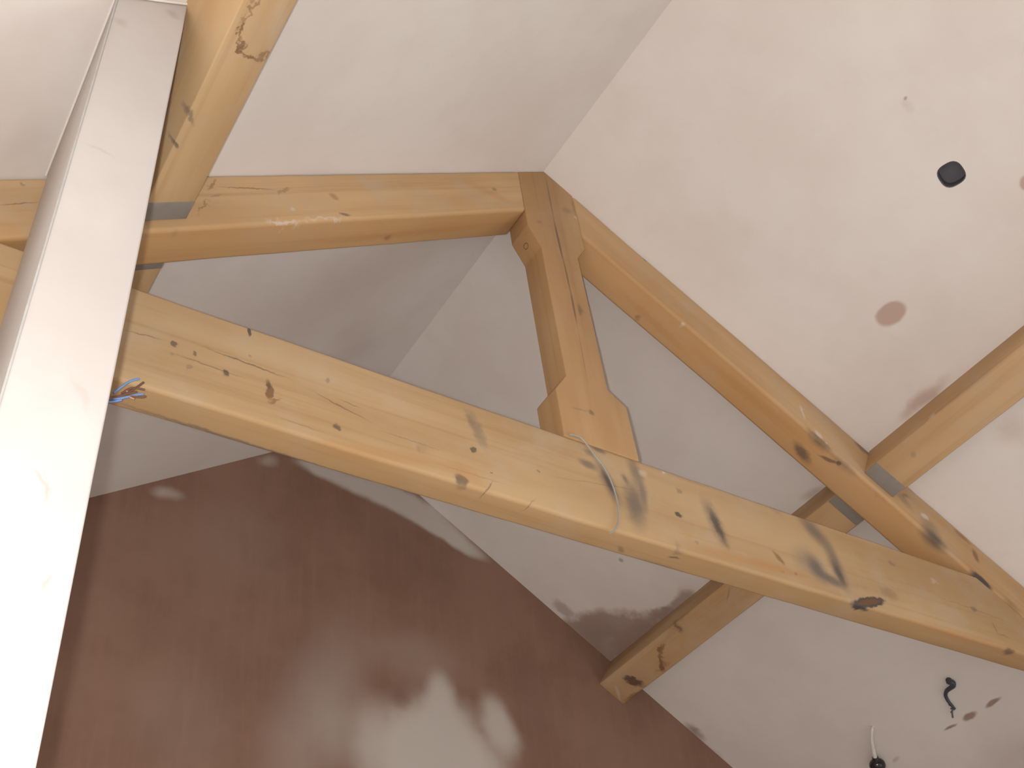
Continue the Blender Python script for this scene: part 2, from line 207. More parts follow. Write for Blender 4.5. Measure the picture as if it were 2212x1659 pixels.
('purlin_right', [2.7117, 2.9865, 3.4999], [0.0034, -0.0554, -0.0023], [-0.0076, -0.00068, 0.00514], 'b', 0.6, 0.9, 0.8),
('purlin_right', [2.6424, 2.3169, 3.5467], [0.0143, 0.0267, -0.0097], [0.00225, -0.00176, -0.00152], 'b', 0.4, 0.8, 0.3),
('purlin_right', [2.6943, 2.7744, 3.5116], [-0.0004, -0.0366, 0.0003], [-0.00584, 0.0001, 0.00395], 'b', 0.5, 0.9, 1),
('purlin_right', [2.6029, 2.5467, 3.5734], [0.017, 0.0952, -0.0115], [0.01629, -0.00423, -0.01101], 'b', 0.3, 0.9, 1),
('purlin_right', [2.6726, 3.0344, 3.5263], [0.0261, 0.0249, -0.0177], [0.00405, -0.00618, -0.00274], 'w', 0.3, 0.8, 0.3),
('ceiling', [2.4449, 1.1942, 3.8477], [0.0027, -0.053, -0.0018], [-0.03101, -0.00232, 0.02096], 'd', 0.95, 0.25, 0.15),
('ceiling', [2.4337, 0.6497, 3.8553], [0.0145, -0.0157, -0.0098], [-0.01469, -0.01971, 0.00993], 'd', 0.95, 0.3, 0.15),
('ceiling', [3.4949, 2.0139, 3.1381], [-0.0014, -0.0387, 0.0009], [-0.00795, 0.00041, 0.00538], 'm', 1, 0.5, 0.25),
('ceiling', [3.4943, 2.1229, 3.1385], [0.0003, -0.0338, -0.0002], [-0.01232, -0.00015, 0.00833], 'm', 1, 0.5, 0.25),
('ceiling', [3.4924, 2.2108, 3.1397], [-0.0004, -0.0278, 0.0002], [-0.00482, 9e-05, 0.00326], 'wet', 0.8, 0.7, 0.25),
('ceiling', [3.4998, 2.4826, 3.1347], [-0.0029, -0.0213, 0.0019], [-0.00683, 0.00134, 0.00462], 'wet', 0.3, 0.8, 0.3),
('ceiling', [2.6314, 3.0013, 3.7217], [0.0497, -0.0815, -0.0336], [-0.08013, -0.07115, 0.05415], 'm', 0.9, 0.45, 0.9),
('ceiling', [2.6016, 2.9068, 3.7418], [0.0841, -0.1629, -0.0568], [-0.05891, -0.0443, 0.03982], 'm', 0.9, 0.45, 0.9),
('ceiling', [2.6995, 2.8706, 3.6757], [-0.0028, -0.1987, 0.0019], [-0.07594, 0.00158, 0.05133], 'm', 1, 0.45, 0.9),
('ceiling', [2.5626, 3.0557, 3.7682], [-0.0843, -0.0361, 0.057], [-0.02536, 0.08629, 0.01714], 'm', 0.9, 0.45, 0.9),
('ceiling', [2.4591, 3.0218, 3.8382], [0.0472, 0.0097, -0.0319], [0.0047, -0.03329, -0.00318], 'm', 0.6, 0.45, 0.9),
('ceiling', [2.6799, 2.6182, 3.6889], [0.0001, -0.1132, -0.0001], [-0.03238, -6e-05, 0.02189], 'm', 0.8, 0.45, 0.9),
('ceiling', [2.667, 2.701, 3.6976], [0.018, -0.0465, -0.0122], [-0.02663, -0.01502, 0.018], 'm', 0.8, 0.45, 0.9),
('ceiling', [2.7405, 2.8412, 3.6479], [-0.0156, -0.2143, 0.0106], [-0.05978, 0.00634, 0.0404], 'm', 0.8, 0.45, 0.9),
('ceiling', [3.0558, 3.0441, 3.4348], [0.0469, 0.0008, -0.0317], [0.00029, -0.02446, -0.00019], 'wet', 0.7, 0.8, 0.8),
('ceiling', [3.0285, 3.072, 3.4533], [0.1592, -0.0089, -0.1076], [-0.00067, -0.01758, 0.00046], 'wet', 0.35, 0.9, 0.8),
('ceiling', [2.6717, 1.3356, 3.6945], [-0.0015, -0.0982, 0.001], [-0.01813, 0.0004, 0.01226], 'd', 0.8, 0.9, 0.6),
('ceiling', [2.6822, 1.8484, 3.6874], [0.0097, -0.0557, -0.0066], [-0.01603, -0.00407, 0.01083], 'wet', 0.35, 0.9, 0.3),
('ceiling', [3.6953, 2.109, 3.0026], [-0.0122, 0.2245, 0.0082], [0.0833, 0.00657, -0.0563], 'wet', 0.15, 0.95, 0.8),
('ceiling', [3.622, 2.091, 3.0521], [0.0747, -0.1373, -0.0505], [-0.15436, -0.12241, 0.10432], 'wet', 0.14, 0.95, 0.8),
('ceiling', [2.8837, 1.2202, 3.5512], [0.029, -0.0385, -0.0196], [-0.03978, -0.04363, 0.02688], 'd', 0.3, 0.95, 0.8),
('ceiling', [2.0883, 0.6957, 4.0887], [-0.0006, -0.0079, 0.0004], [-0.00431, 0.00049, 0.00291], 'g', 0.5, 0.7, 0.3),
('ceiling', [2.1051, 0.7076, 4.0774], [0.0224, 0.0028, -0.0151], [0.00124, -0.01469, -0.00084], 'wet', 0.12, 0.9, 0.3),
('ceiling', [0.0153, 1.5094, 3.4689], [0.041, 0.0187, 0.0277], [0.02693, -0.08613, 0.0182], 'wet', 0.1, 0.95, 0.6),
('ceiling', [1.2173, 2.4158, 4.2813], [0.0762, -0.0836, 0.0515], [-0.12742, -0.16916, -0.08612], 'wet', 0.12, 0.95, 0.6),
('ceiling', [0.9698, 2.1301, 4.114], [0.2185, 0.0373, 0.1477], [0.02358, -0.20132, 0.01594], 'wet', 0.08, 0.95, 0.6),
('ceiling', [2.4532, 2.6266, 3.8421], [0.005, -0.0074, -0.0034], [-0.00661, -0.00641, 0.00447], 'g', 0.5, 0.6, 0.3),
('gable', [1.8484, 3.0608, 3.1213], [0.0179, 0.0, 0.2596], [-0.28718, 0.0, 0.0198], 'dry', 1, 0.5, 0.4),
('gable', [1.8612, 3.0608, 3.3755], [0.0024, 0.0, 0.1052], [-0.06615, 0.0, 0.00149], 'dry', 0.9, 0.8, 0.4),
('gable', [2.1099, 3.0608, 3.3], [0.045, 0.0, -0.1149], [0.06808, 0.0, 0.02668], 'dry', 0.9, 0.7, 0.4),
('gable', [1.5878, 3.0608, 3.1613], [-0.0029, 0.0, -0.1572], [0.07512, 0.0, -0.0014], 'dry', 0.6, 0.95, 0.4),
('gable', [1.859, 3.0608, 3.274], [0.0951, 0.0, 0.0166], [-0.01999, 0.0, 0.11449], 'dry', 0.8, 0.8, 0.4),
('gable', [0.8202, 3.0608, 3.9384], [0.0528, 0.0, 0.0069], [-0.00356, 0.0, 0.02723], 'dry', 0.6, 0.95, 0.4),
('gable', [1.1779, 3.0608, 4.2159], [0.0364, 0.0, 0.0242], [-0.01468, 0.0, 0.02205], 'dry', 0.5, 0.95, 0.4),
('gable', [1.4069, 3.0608, 4.2471], [0.1195, 0.0, -0.0153], [0.00553, 0.0, 0.04312], 'dry', 1, 0.6, 0.4),
('gable', [1.6898, 3.0608, 4.2155], [0.298, 0.0, -0.0235], [0.00491, 0.0, 0.06223], 'dry', 1, 0.45, 0.4),
('gable', [1.9113, 3.0608, 4.1109], [0.2053, 0.0, -0.0775], [0.01549, 0.0, 0.04107], 'dry', 1, 0.5, 0.4),
('gable', [1.7831, 3.0608, 4.1928], [0.1369, 0.0, -0.0332], [0.01313, 0.0, 0.05407], 'dry', 0.9, 0.7, 0.4),
('gable', [1.9398, 3.0608, 4.1332], [0.1672, 0.0, -0.0866], [0.02465, 0.0, 0.0476], 'dry', 0.9, 0.7, 0.4),
('gable', [1.4038, 3.0608, 3.235], [0.1189, 0.0, 0.3483], [-0.14631, 0.0, 0.04997], 'dry', 0.3, 0.95, 0.4),
('gable', [1.7795, 3.0608, 3.5096], [0.1937, 0.0, 0.003], [-0.00175, 0.0, 0.11116], 'dry', 0.16, 0.95, 0.4),
('gable', [0.9636, 3.0608, 3.1327], [0.1502, -0.0, -0.0494], [0.05684, 0.0, 0.17298], 'dry', 0.1, 0.95, 0.4),
('gable', [1.487, 3.0608, 3.1775], [0.0657, 0.0, -0.1151], [0.09219, 0.0, 0.05261], 'dry', 0.25, 0.95, 0.4),
('gable', [1.0947, 3.0608, 3.8084], [0.1774, 0.0, -0.0972], [0.07829, 0.0, 0.14287], 'dry', 0.08, 0.95, 0.4),
('gable', [1.7056, 3.0608, 3.3503], [0.0015, 0.0, -0.0517], [0.04292, 0.0, 0.00127], 'wet', 0.75, 0.95, 0.5),
('gable', [2.2645, 3.0608, 3.4012], [0.0278, 0.0, -0.2279], [0.10532, 0.0, 0.01284], 'wet', 0.35, 0.95, 0.5),
('gable', [1.7503, 3.0608, 3.9211], [0.2475, -0.0, -0.125], [0.05442, 0.0, 0.10776], 'wet', 0.3, 0.95, 0.5),
('pier', [0.0824, 1.0638, 2.6852], [0.0, 0.0511, 0.6528], [0.0, 0.06964, -0.00545], 'p', 0.9, 0.9, 0.3),
('pier', [0.1174, 1.1296, 3.0311], [0.023, -0.0, -0.0066], [0.00132, 0.0, 0.00461], 'wet', 0.15, 0.9, 0.8),
('pier', [0.107, 1.1296, 3.4333], [0.0107, 0.0, 0.0097], [-0.0091, 0.0, 0.01007], 'wet', 0.2, 0.9, 0.8),
('pier', [0.1826, 1.1296, 3.5377], [0.0134, 0.0, 0.0124], [-0.01095, 0.0, 0.01187], 'wet', 0.25, 0.9, 0.8),
('pier', [0.1499, 1.1296, 2.3664], [0.0168, 0.0, -0.019], [0.00347, 0.0, 0.00307], 'wet', 0.25, 0.9, 1),
('pier', [0.1889, 1.1296, 2.2361], [0.0018, 0.0, 0.0192], [-0.00446, 0.0, 0.00041], 'wet', 0.3, 0.9, 0.8),
('pier', [0.1597, 1.1296, 2.5185], [0.0172, 0.0, -0.0336], [0.00648, 0.0, 0.00332], 'wet', 0.12, 0.9, 1)]
PATHS={'grey': [[1.4015, 1.594, 3.2774], [1.4221, 1.594, 3.2804], [1.4392, 1.594, 3.279], [1.4561, 1.594, 3.2604], [1.4763, 1.594, 3.2293], [1.4948, 1.594, 3.2056], [1.5073, 1.594, 3.174], [1.5151, 1.594, 3.1354], [1.5167, 1.594, 3.0956], [1.5132, 1.594, 3.0592], [1.5024, 1.594, 3.0281], [1.4879, 1.594, 3.0061], [1.4726, 1.594, 2.9921]], 'scable': [[3.358, 2.0628, 3.2161], [3.3627, 2.0512, 3.2129], [3.3727, 2.0589, 3.2062], [3.3766, 2.0807, 3.2036], [3.3812, 2.1014, 3.2005], [3.392, 2.1188, 3.1932], [3.4099, 2.1274, 3.181], [3.4245, 2.1275, 3.1712], [3.4356, 2.1299, 3.1637]], 'sfray': [[3.4199, 2.1502, 3.1743], [3.4305, 2.1499, 3.1671], [3.4439, 2.1485, 3.1581], [3.457, 2.1512, 3.1492]], 'flex': [[3.3565, 2.4419, 3.2074], [3.3802, 2.4743, 3.1914], [3.4059, 2.4997, 3.1741], [3.4266, 2.5185, 3.1601]], 'ball': [[3.4568, 2.5434, 3.1336]], 'hole': [[2.2947, 0.7677, 3.9492], [2.3122, 0.7488, 3.9374], [2.3148, 0.7918, 3.9357]]}
WIRES={'blue': [[[0.2768, 1.552, 2.9091], [0.287, 1.552, 2.9132], [0.3051, 1.552, 2.9217], [0.326, 1.552, 2.9372], [0.3451, 1.552, 2.9497]], [[0.2929, 1.552, 2.9306], [0.3045, 1.552, 2.9506], [0.3173, 1.552, 2.9702], [0.3329, 1.552, 2.984]], [[0.2807, 1.552, 2.905], [0.2919, 1.552, 2.9083], [0.3088, 1.552, 2.9197]]], 'brown': [[[0.2796, 1.552, 2.9125], [0.2981, 1.552, 2.9235], [0.3173, 1.552, 2.9383], [0.3329, 1.552, 2.9505]], [[0.2849, 1.552, 2.9101], [0.3046, 1.552, 2.925], [0.3279, 1.552, 2.9556], [0.3424, 1.552, 2.9784]], [[0.2909, 1.552, 2.9148], [0.314, 1.552, 2.9311], [0.3428, 1.552, 2.9405], [0.35, 1.552, 2.9457]], [[0.3066, 1.552, 2.9351], [0.3235, 1.552, 2.9561], [0.3463, 1.552, 2.9608]]], 'copper': [[[0.3066, 1.552, 2.9351], [0.3123, 1.552, 2.9433], [0.3173, 1.552, 2.9442]], [[0.3224, 1.552, 2.9322], [0.3311, 1.552, 2.9311]]]}


# ------------------------------------------------------------------ materials
COL = {'k': (0.060, 0.052, 0.052), 'p': (0.66, 0.50, 0.43), 'd': (0.47, 0.335, 0.28), 'm': (0.33, 0.235, 0.195), 'b': (0.16, 0.075, 0.034), 'g': (0.115, 0.10, 0.095), 'w': (0.62, 0.56, 0.52), 'o': (0.42, 0.20, 0.065),
       'wet': (0.215, 0.122, 0.092), 'dry': (0.53, 0.47, 0.425)}
class NT:
    def __init__(s, m): s.t = m.node_tree; s.n = s.t.nodes
    def add(s, typ, **kw):
        n = s.n.new(typ)
        for k, v in kw.items():
            if k.startswith('_'): setattr(n, k[1:], v)
        return n
    def link(s, a, b): s.t.links.new(a, b)
def new_mat(name, rough=0.8, spec=0.25):
    m = bpy.data.materials.new(name); m.use_nodes = True
    b = m.node_tree.nodes['Principled BSDF']; b.inputs['Roughness'].default_value = rough
    b.inputs['Specular IOR Level'].default_value = spec
    return m, NT(m), b
def mixc(nt, fac, a, b):
    n = nt.add('ShaderNodeMix', _data_type='RGBA'); n.clamp_factor = True
    for sock, v in ((n.inputs[0], fac), (n.inputs[6], a), (n.inputs[7], b)):
        if isinstance(v, (int, float)): sock.default_value = v
        elif isinstance(v, tuple): sock.default_value = v + (1,) if len(v) == 3 else v
        else: nt.link(v, sock)
    return n.outputs[2]
def noise_n(nt, vec, scale, detail=4, rough=0.55, stretch=None, color=False):
    if stretch:
        mp = nt.add('ShaderNodeMapping'); mp.inputs['Scale'].default_value = stretch; nt.link(vec, mp.inputs['Vector']); vec = mp.outputs[0]
    n = nt.add('ShaderNodeTexNoise'); n.inputs['Scale'].default_value = scale; n.inputs['Detail'].default_value = detail; n.inputs['Roughness'].default_value = rough
    nt.link(vec, n.inputs['Vector'])
    return n.outputs['Color' if color else 'Fac']
def rng(nt, v, a, b, c=0.0, d=1.0, smooth=True):
    n = nt.add('ShaderNodeMapRange'); n.interpolation_type = 'SMOOTHSTEP' if smooth else 'LINEAR'
    n.inputs['From Min'].default_value = a; n.inputs['From Max'].default_value = b; n.inputs['To Min'].default_value = c; n.inputs['To Max'].default_value = d
    nt.link(v, n.inputs['Value']); return n.outputs['Result']
def apply_marks(nt, base, obj_key, minv, wob_scale=0.006, wob_freq=45):
    """lay the measured marks over the colour socket `base`; minv takes world points into the object's own frame"""
    tc = nt.add('ShaderNodeTexCoord')
    warp = nt.add('ShaderNodeVectorMath', _operation='SUBTRACT'); nt.link(noise_n(nt, tc.outputs['Object'], wob_freq, 3, 0.6, color=True), warp.inputs[0]); warp.inputs[1].default_value = (0.5, 0.5, 0.5)
    rot = minv.to_3x3()
    cache = {}
    def warped(wob):
        wob = round(wob*4)/4
        if wob not in cache:
            sc = nt.add('ShaderNodeVectorMath', _operation='SCALE'); nt.link(warp.outputs[0], sc.inputs[0]); sc.inputs['Scale'].default_value = wob*wob_scale*8
            ad = nt.add('ShaderNodeVectorMath', _operation='ADD'); nt.link(tc.outputs['Object'], ad.inputs[0]); nt.link(sc.outputs[0], ad.inputs[1]); cache[wob] = ad.outputs[0]
        return cache[wob]
    cnt = 0
    for (key, c, A, B, col, stg, soft, wob) in MARKS:
        if key != obj_key: continue
        cnt += 1
        if cnt % 12 == 0:                 # work through the marks in batches so the shader's stack stays small
            tiny = nt.add('ShaderNodeVectorMath', _operation='SCALE'); nt.link(base, tiny.inputs[0]); tiny.inputs['Scale'].default_value = 1e-7
            for kk in list(cache):
                ad = nt.add('ShaderNodeVectorMath', _operation='ADD'); nt.link(cache[kk], ad.inputs[0]); nt.link(tiny.outputs[0], ad.inputs[1]); cache[kk] = ad.outputs[0]
        c = minv @ Vector(c); A = rot @ Vector(A); B = rot @ Vector(B)
        la, lb = A.length, B.length
        a = A.normalized(); n = a.cross(B).normalized(); b = n.cross(a)
        e = Matrix((a, b, n)).transposed().to_euler()
        mp = nt.add('ShaderNodeMapping', _vector_type='TEXTURE')
        mp.inputs['Location'].default_value = c; mp.inputs['Rotation'].default_value = e; mp.inputs['Scale'].default_value = (la, lb, 0.004 if col == 'p' else 0.03)
        nt.link(warped(wob), mp.inputs['Vector'])
        ln = nt.add('ShaderNodeVectorMath', _operation='LENGTH'); nt.link(mp.outputs[0], ln.inputs[0])
        f = rng(nt, ln.outputs['Value'], 1 + 0.45*soft, 1 - 0.85*soft, 0, stg)
        base = mixc(nt, f, base, COL[col])
    return base
def wood_mat(name, key, M, tint=(1, 1, 1), seed=0.0, dusty=0.5, under=0.4):
    m, nt, bs = new_mat(name, 0.62, 0.3)
    tc = nt.add('ShaderNodeTexCoord'); ob = tc.outputs['Object']
    sh = nt.add('ShaderNodeVectorMath', _operation='ADD'); nt.link(ob, sh.inputs[0]); sh.inputs[1].default_value = (seed, seed*0.7, seed*1.3); v = sh.outputs[0]
    t = lambda c: tuple(c[i]*tint[i] for i in range(3))
    big = rng(nt, noise_n(nt, v, 3.0, 3, 0.5, (0.45, 2.2, 2.2)), 0.35, 0.68)
    col = mixc(nt, big, t((0.405, 0.262, 0.128)), t((0.485, 0.335, 0.18)))
    fine = rng(nt, noise_n(nt, v, 9.0, 5, 0.6, (0.10, 4.5, 4.5)), 0.50, 0.72)
    f2 = nt.add('ShaderNodeMath', _operation='MULTIPLY'); nt.link(fine, f2.inputs[0]); f2.inputs[1].default_value = 0.42
    col = mixc(nt, f2.outputs[0], col, t((0.33, 0.185, 0.078)))
    # plaster dust wiped over the timber in cloudy patches
    du = rng(nt, noise_n(nt, v, 5.5, 5, 0.62), 0.45, 0.75, 0, dusty)
    col = mixc(nt, du, col, (0.46, 0.37, 0.275))
    # downward faces tinted darker orange: underside shade painted into the wood colour
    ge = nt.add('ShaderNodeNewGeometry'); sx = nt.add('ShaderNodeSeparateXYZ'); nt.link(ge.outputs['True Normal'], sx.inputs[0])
    under_shade = rng(nt, sx.outputs['Z'], -0.30, -0.85, 0, under)
    col = mixc(nt, under_shade, col, t((0.40, 0.225, 0.085)))
    col = apply_marks(nt, col, key, M.inverted())
    nt.link(col, bs.inputs['Base Color'])
    bp = nt.add('ShaderNodeBump'); bp.inputs['Strength'].default_value = 0.25; bp.inputs['Distance'].default_value = 0.002
    nt.link(noise_n(nt, v, 14, 6, 0.6, (0.12, 5, 5)), bp.inputs['Height']); nt.link(bp.outputs[0], bs.inputs['Normal'])
    return m
def plaster_mat(name, key, M, base=(0.70, 0.648, 0.608), alt=(0.665, 0.602, 0.56), rough=0.75, wob_scale=0.012, wob_freq=9, brushed=None):
    m, nt, bs = new_mat(name, rough, 0.25)
    tc = nt.add('ShaderNodeTexCoord'); v = tc.outputs['Object']
    col = mixc(nt, rng(nt, noise_n(nt, v, 2.6, 5, 0.6), 0.36, 0.66), base, alt)
    col = mixc(nt, rng(nt, noise_n(nt, v, 11, 5, 0.6), 0.5, 0.8, 0, 0.3), col, tuple(0.93*c for c in alt))
    if brushed:
        col = mixc(nt, rng(nt, noise_n(nt, v, 6, 4, 0.6, brushed), 0.42, 0.75, 0, 0.35), col, tuple(1.35*c for c in alt))
    col = apply_marks(nt, col, key, M.inverted(), wob_scale, wob_freq)
    nt.link(col, bs.inputs['Base Color'])
    bp = nt.add('ShaderNodeBump'); bp.inputs['Strength'].default_value = 0.30; bp.inputs['Distance'].default_value = 0.004
    nt.link(noise_n(nt, v, 6, 4, 0.5), bp.inputs['Height']); nt.link(bp.outputs[0], bs.inputs['Normal'])
    return m
def plain(name, col, rough=0.6, metal=0.0, var=0.12, scale=30, spec=0.4):
    m, nt, bs = new_mat(name, rough, spec); bs.inputs['Metallic'].default_value = metal
    tc = nt.add('ShaderNodeTexCoord')
    nt.link(mixc(nt, noise_n(nt, tc.outputs['Object'], scale, 4), tuple(c*(1-var) for c in col), tuple(min(1, c*(1+var)) for c in col)), bs.inputs['Base Color'])
    return m

# ------------------------------------------------------------------ mesh helpers
def finish(name, bm, mat, parent=None, M=Matrix.Identity(4), smooth=True):
    bm.transform(M.inverted())
    bmesh.ops.recalc_face_normals(bm, faces=bm.faces)
    me = bpy.data.meshes.new(name); bm.to_mesh(me); bm.free()
    me.materials.append(mat)
    if smooth:
        for p in me.polygons: p.use_smooth = True
        me.set_sharp_from_angle(angle=math.radians(35))
    o = bpy.data.objects.new(name, me); C.objects.link(o)
    if parent:
        o.parent = parent; o.matrix_local = parent_world[parent.name].inverted() @ M
    else: o.matrix_world = M
    parent_world[o.name] = M.copy()
    return o
parent_world = {}
def tag(o, label=None, cat=None, group=None, kind=None):
    for k, v in (('label', label), ('category', cat), ('group', group), ('kind', kind)):
        if v: o[k] = v
    return o
def empty(name, loc):
    o = bpy.data.objects.new(name, None); C.objects.link(o); o.location = loc; o.empty_display_size = 0.2
    parent_world[o.name] = Matrix.Translation(loc); return o
def extrude_poly(pts, axis_vec, bevel=0.0, segs=3, cuts=0, wav=0.0, along=None, seed=0):
    """pts: world points of one planar face; swept by axis_vec; the arrises rounded; optional gentle hewn waviness along `along`"""
    bm = bmesh.new()
    a = [bm.verts.new(p) for p in pts]; b = [bm.verts.new(p + axis_vec) for p in pts]
    bm.faces.new(a); bm.faces.new(list(reversed(b)))
    n = len(pts)
    for i in range(n): bm.faces.new((a[i], b[i], b[(i+1) % n], a[(i+1) % n]))
    bmesh.ops.recalc_face_normals(bm, faces=bm.faces)
    if bevel: bmesh.ops.bevel(bm, geom=list(bm.edges), offset=bevel, segments=segs, profile=0.5, affect='EDGES', clamp_overlap=True)
    if cuts and along is not None:
        al_ = along.normalized(); ts = [v.co.dot(al_) for v in bm.verts]; t0, t1 = min(ts), max(ts)
        for k in range(1, cuts):
            t = t0 + (t1-t0)*k/cuts
            bmesh.ops.bisect_plane(bm, geom=list(bm.verts)+list(bm.edges)+list(bm.faces), plane_co=al_*t, plane_no=al_, clear_inner=False, clear_outer=False)
        for v in bm.verts:
            t = v.co.dot(al_); q = Vector((t*1.7+seed, seed*3.1, 0.3))
            d = Vector((noise.noise(q), noise.noise(q+Vector((7, 3, 1))), noise.noise(q+Vector((1, 9, 4)))))
            d2 = Vector((noise.noise(v.co*9), noise.noise(v.co*9+Vector((5, 5, 5))), noise.noise(v.co*9+Vector((9, 1, 2)))))
            dd = d*wav + d2*wav*0.5
            v.co += dd - al_*dd.dot(al_)
    return bm
def box_pts(x0, x1, y0, y1, z0, z1):
    return [Vector((x0, y0, z0)), Vector((x1, y0, z0)), Vector((x1, y0, z1)), Vector((x0, y0, z1))], Vector((0, y1-y0, 0))
def box_bm(x0, x1, y0, y1, z0, z1, bevel=0.0):
    p, a = box_pts(x0, x1, y0, y1, z0, z1); return extrude_poly(p, a, bevel)
def frame(origin, xdir, zhint=Vector((0, 1, 0))):
    x = xdir.normalized(); y = zhint.normalized(); y = (y - x*y.dot(x)).normalized(); z = x.cross(y)
    return Matrix.Translation(origin) @ Matrix((x, y, z)).transposed().to_4x4()
def smooth_path(pts, sub=4):
    P = [Vector(p) for p in pts]; out = []
    for i in range(len(P)-1):
        p0 = P[max(i-1, 0)]; p1 = P[i]; p2 = P[i+1]; p3 = P[min(i+2, len(P)-1)]
        for k in range(sub):
            t = k/sub
            out.append(0.5*((2*p1)+(p2-p0)*t+(2*p0-5*p1+4*p2-p3)*t*t+(3*p1-p0-3*p2+p3)*t**3))
    out.append(P[-1]); return out
def tube_bm(pts, r, n=8, sub=4, bm=None, taper=None):
    P = smooth_path(pts, sub); bm = bm or bmesh.new(); rings = []; up = Vector((0.31, 0.2, 0.93))
    for i, p in enumerate(P):
        t = (P[min(i+1, len(P)-1)] - P[max(i-1, 0)]).normalized(); u = t.cross(up).normalized(); v = t.cross(u)
        rr = r if taper is None else r*(taper[0] + (taper[1]-taper[0])*i/(len(P)-1))
        rings.append([bm.verts.new(p + (u*math.cos(2*math.pi*k/n) + v*math.sin(2*math.pi*k/n))*rr) for k in range(n)])
    for a, b in zip(rings, rings[1:]):
        for k in range(n): bm.faces.new((a[k], a[(k+1) % n], b[(k+1) % n], b[k]))
    bm.faces.new(rings[0]); bm.faces.new(list(reversed(rings[-1]))); return bm

I4 = Matrix.Identity(4)
# ------------------------------------------------------------------ the setting
x0, x1, ya, yb = XL_WALL, XR_WALL, Y_NEAR, YG
TC = 0.03
eL = ZR - (XR-x0)*st/ct; eR = ZR - (x1-XR)*st/ct
ceil_mat = plaster_mat('pink finishing plaster', 'ceiling', I4)
pts = [W(x0-0.05, ya-0.05, eL-0.05*st/ct), W(XR, ya-0.05, ZR), W(x1+0.05, ya-0.05, eR-0.05*st/ct), W(x1+0.05, ya-0.05, eR+0.06), W(XR, ya-0.05, ZR+0.095), W(x0-0.05, ya-0.05, eL+0.06)]
ceiling = finish('ceiling', extrude_poly(pts, Vector((0, (yb-ya+0.1)*S, 0))), ceil_mat, smooth=False)
tag(ceiling, 'sloping vaulted ceiling skimmed in pale pink plaster, meeting at the ridge', None, None, 'structure')
# downlight hole cut through the right-hand slope (rounded square, as cut by hand)
nR = Vector((-st, 0, -ct)); hc = Vector(PATHS['hole'][0]); uR = Vector((ct, 0, -st)); vR = Vector((0, 1, 0))
def hole_ring(off, r=0.036, n=28):
    out = []
    for k in range(n):
        a = 2*math.pi*k/n; q = (abs(math.cos(a))**2.8 + abs(math.sin(a))**2.8)**(-1/2.8)
        out.append(hc + nR*off + (uR*math.cos(a+0.25)*1.0 + vR*math.sin(a+0.25))*r*q)
    return out
cut = bmesh.new(); r1 = [cut.verts.new(p) for p in hole_ring(0.03)]; r2 = [cut.verts.new(p) for p in hole_ring(-0.055)]
cut.faces.new(r1); cut.faces.new(list(reversed(r2)))
for k in range(len(r1)): cut.faces.new((r1[k], r2[k], r2[(k+1) % len(r1)], r1[(k+1) % len(r1)]))
cutter = finish('cutter', cut, ceil_mat)
md = ceiling.modifiers.new('hole', 'BOOLEAN'); md.object = cutter; md.operation = 'DIFFERENCE'; md.solver = 'EXACT'
dg = bpy.context.evaluated_depsgraph_get(); me2 = bpy.data.meshes.new_from_object(ceiling.evaluated_get(dg))
ceiling.modifiers.clear(); ceiling.data = me2; bpy.data.objects.remove(cutter)
# black inside of the void behind that hole
vb = bmesh.new(); q1 = [vb.verts.new(p) for p in hole_ring(-0.003, 0.0358)]; q2 = [vb.verts.new(p) for p in hole_ring(-0.045, 0.0358)]
q1b = [vb.verts.new(p) for p in hole_ring(-0.003, 0.0335)]; q2b = [vb.verts.new(p) for p in hole_ring(-0.042, 0.0335)]
N_ = len(q1)
for k in range(N_):
    j = (k+1) % N_
    vb.faces.new((q1[k], q2[k], q2[j], q1[j])); vb.faces.new((q1b[k], q1b[j], q2b[j], q2b[k])); vb.faces.new((q1[k], q1[j], q1b[j], q1b[k]))
vb.faces.new(q2); vb.faces.new(list(reversed(q2b)))
cap = finish('downlight_hole', vb, plain('dark void lining', (0.115, 0.108, 0.118), 0.95, var=0.2, spec=0.05))
tag(cap, 'dark rounded-square light cut-out in the right-hand ceiling slope', 'hole')

# far gable wall
gm = plaster_mat('damp brown plaster', 'gable', I4, base=(0.265, 0.158, 0.112), alt=(0.225, 0.127, 0.088), wob_scale=0.016, wob_freq=4.5, brushed=(5.5, 5.5, 0.5))
pts = [W(x0-0.05, yb, -0.94), W(x1+0.05, yb, -0.94), W(x1+0.05, yb, eR), W(XR, yb, ZR+0.02), W(x0-0.05, yb, eL)]
wall = finish('wall_far', extrude_poly(pts, Vector((0, 0.12, 0))), gm, smooth=False); tag(wall, 'gable wall of drying brown plaster with a pale dry patch', None, None, 'structure')
pm = plaster_mat('wall plaster', 'none', I4)
o = finish('wall_left', box_bm((x0-0.06)*S, x0*S, ya*S, yb*S, 0.0, eL*S+1.52), pm, smooth=False); tag(o, kind='structure')
def addbox(bm, *a):
    t = box_bm(*a); me = bpy.data.meshes.new('t'); t.to_mesh(me); t.free(); bm.from_mesh(me); bpy.data.meshes.remove(me)
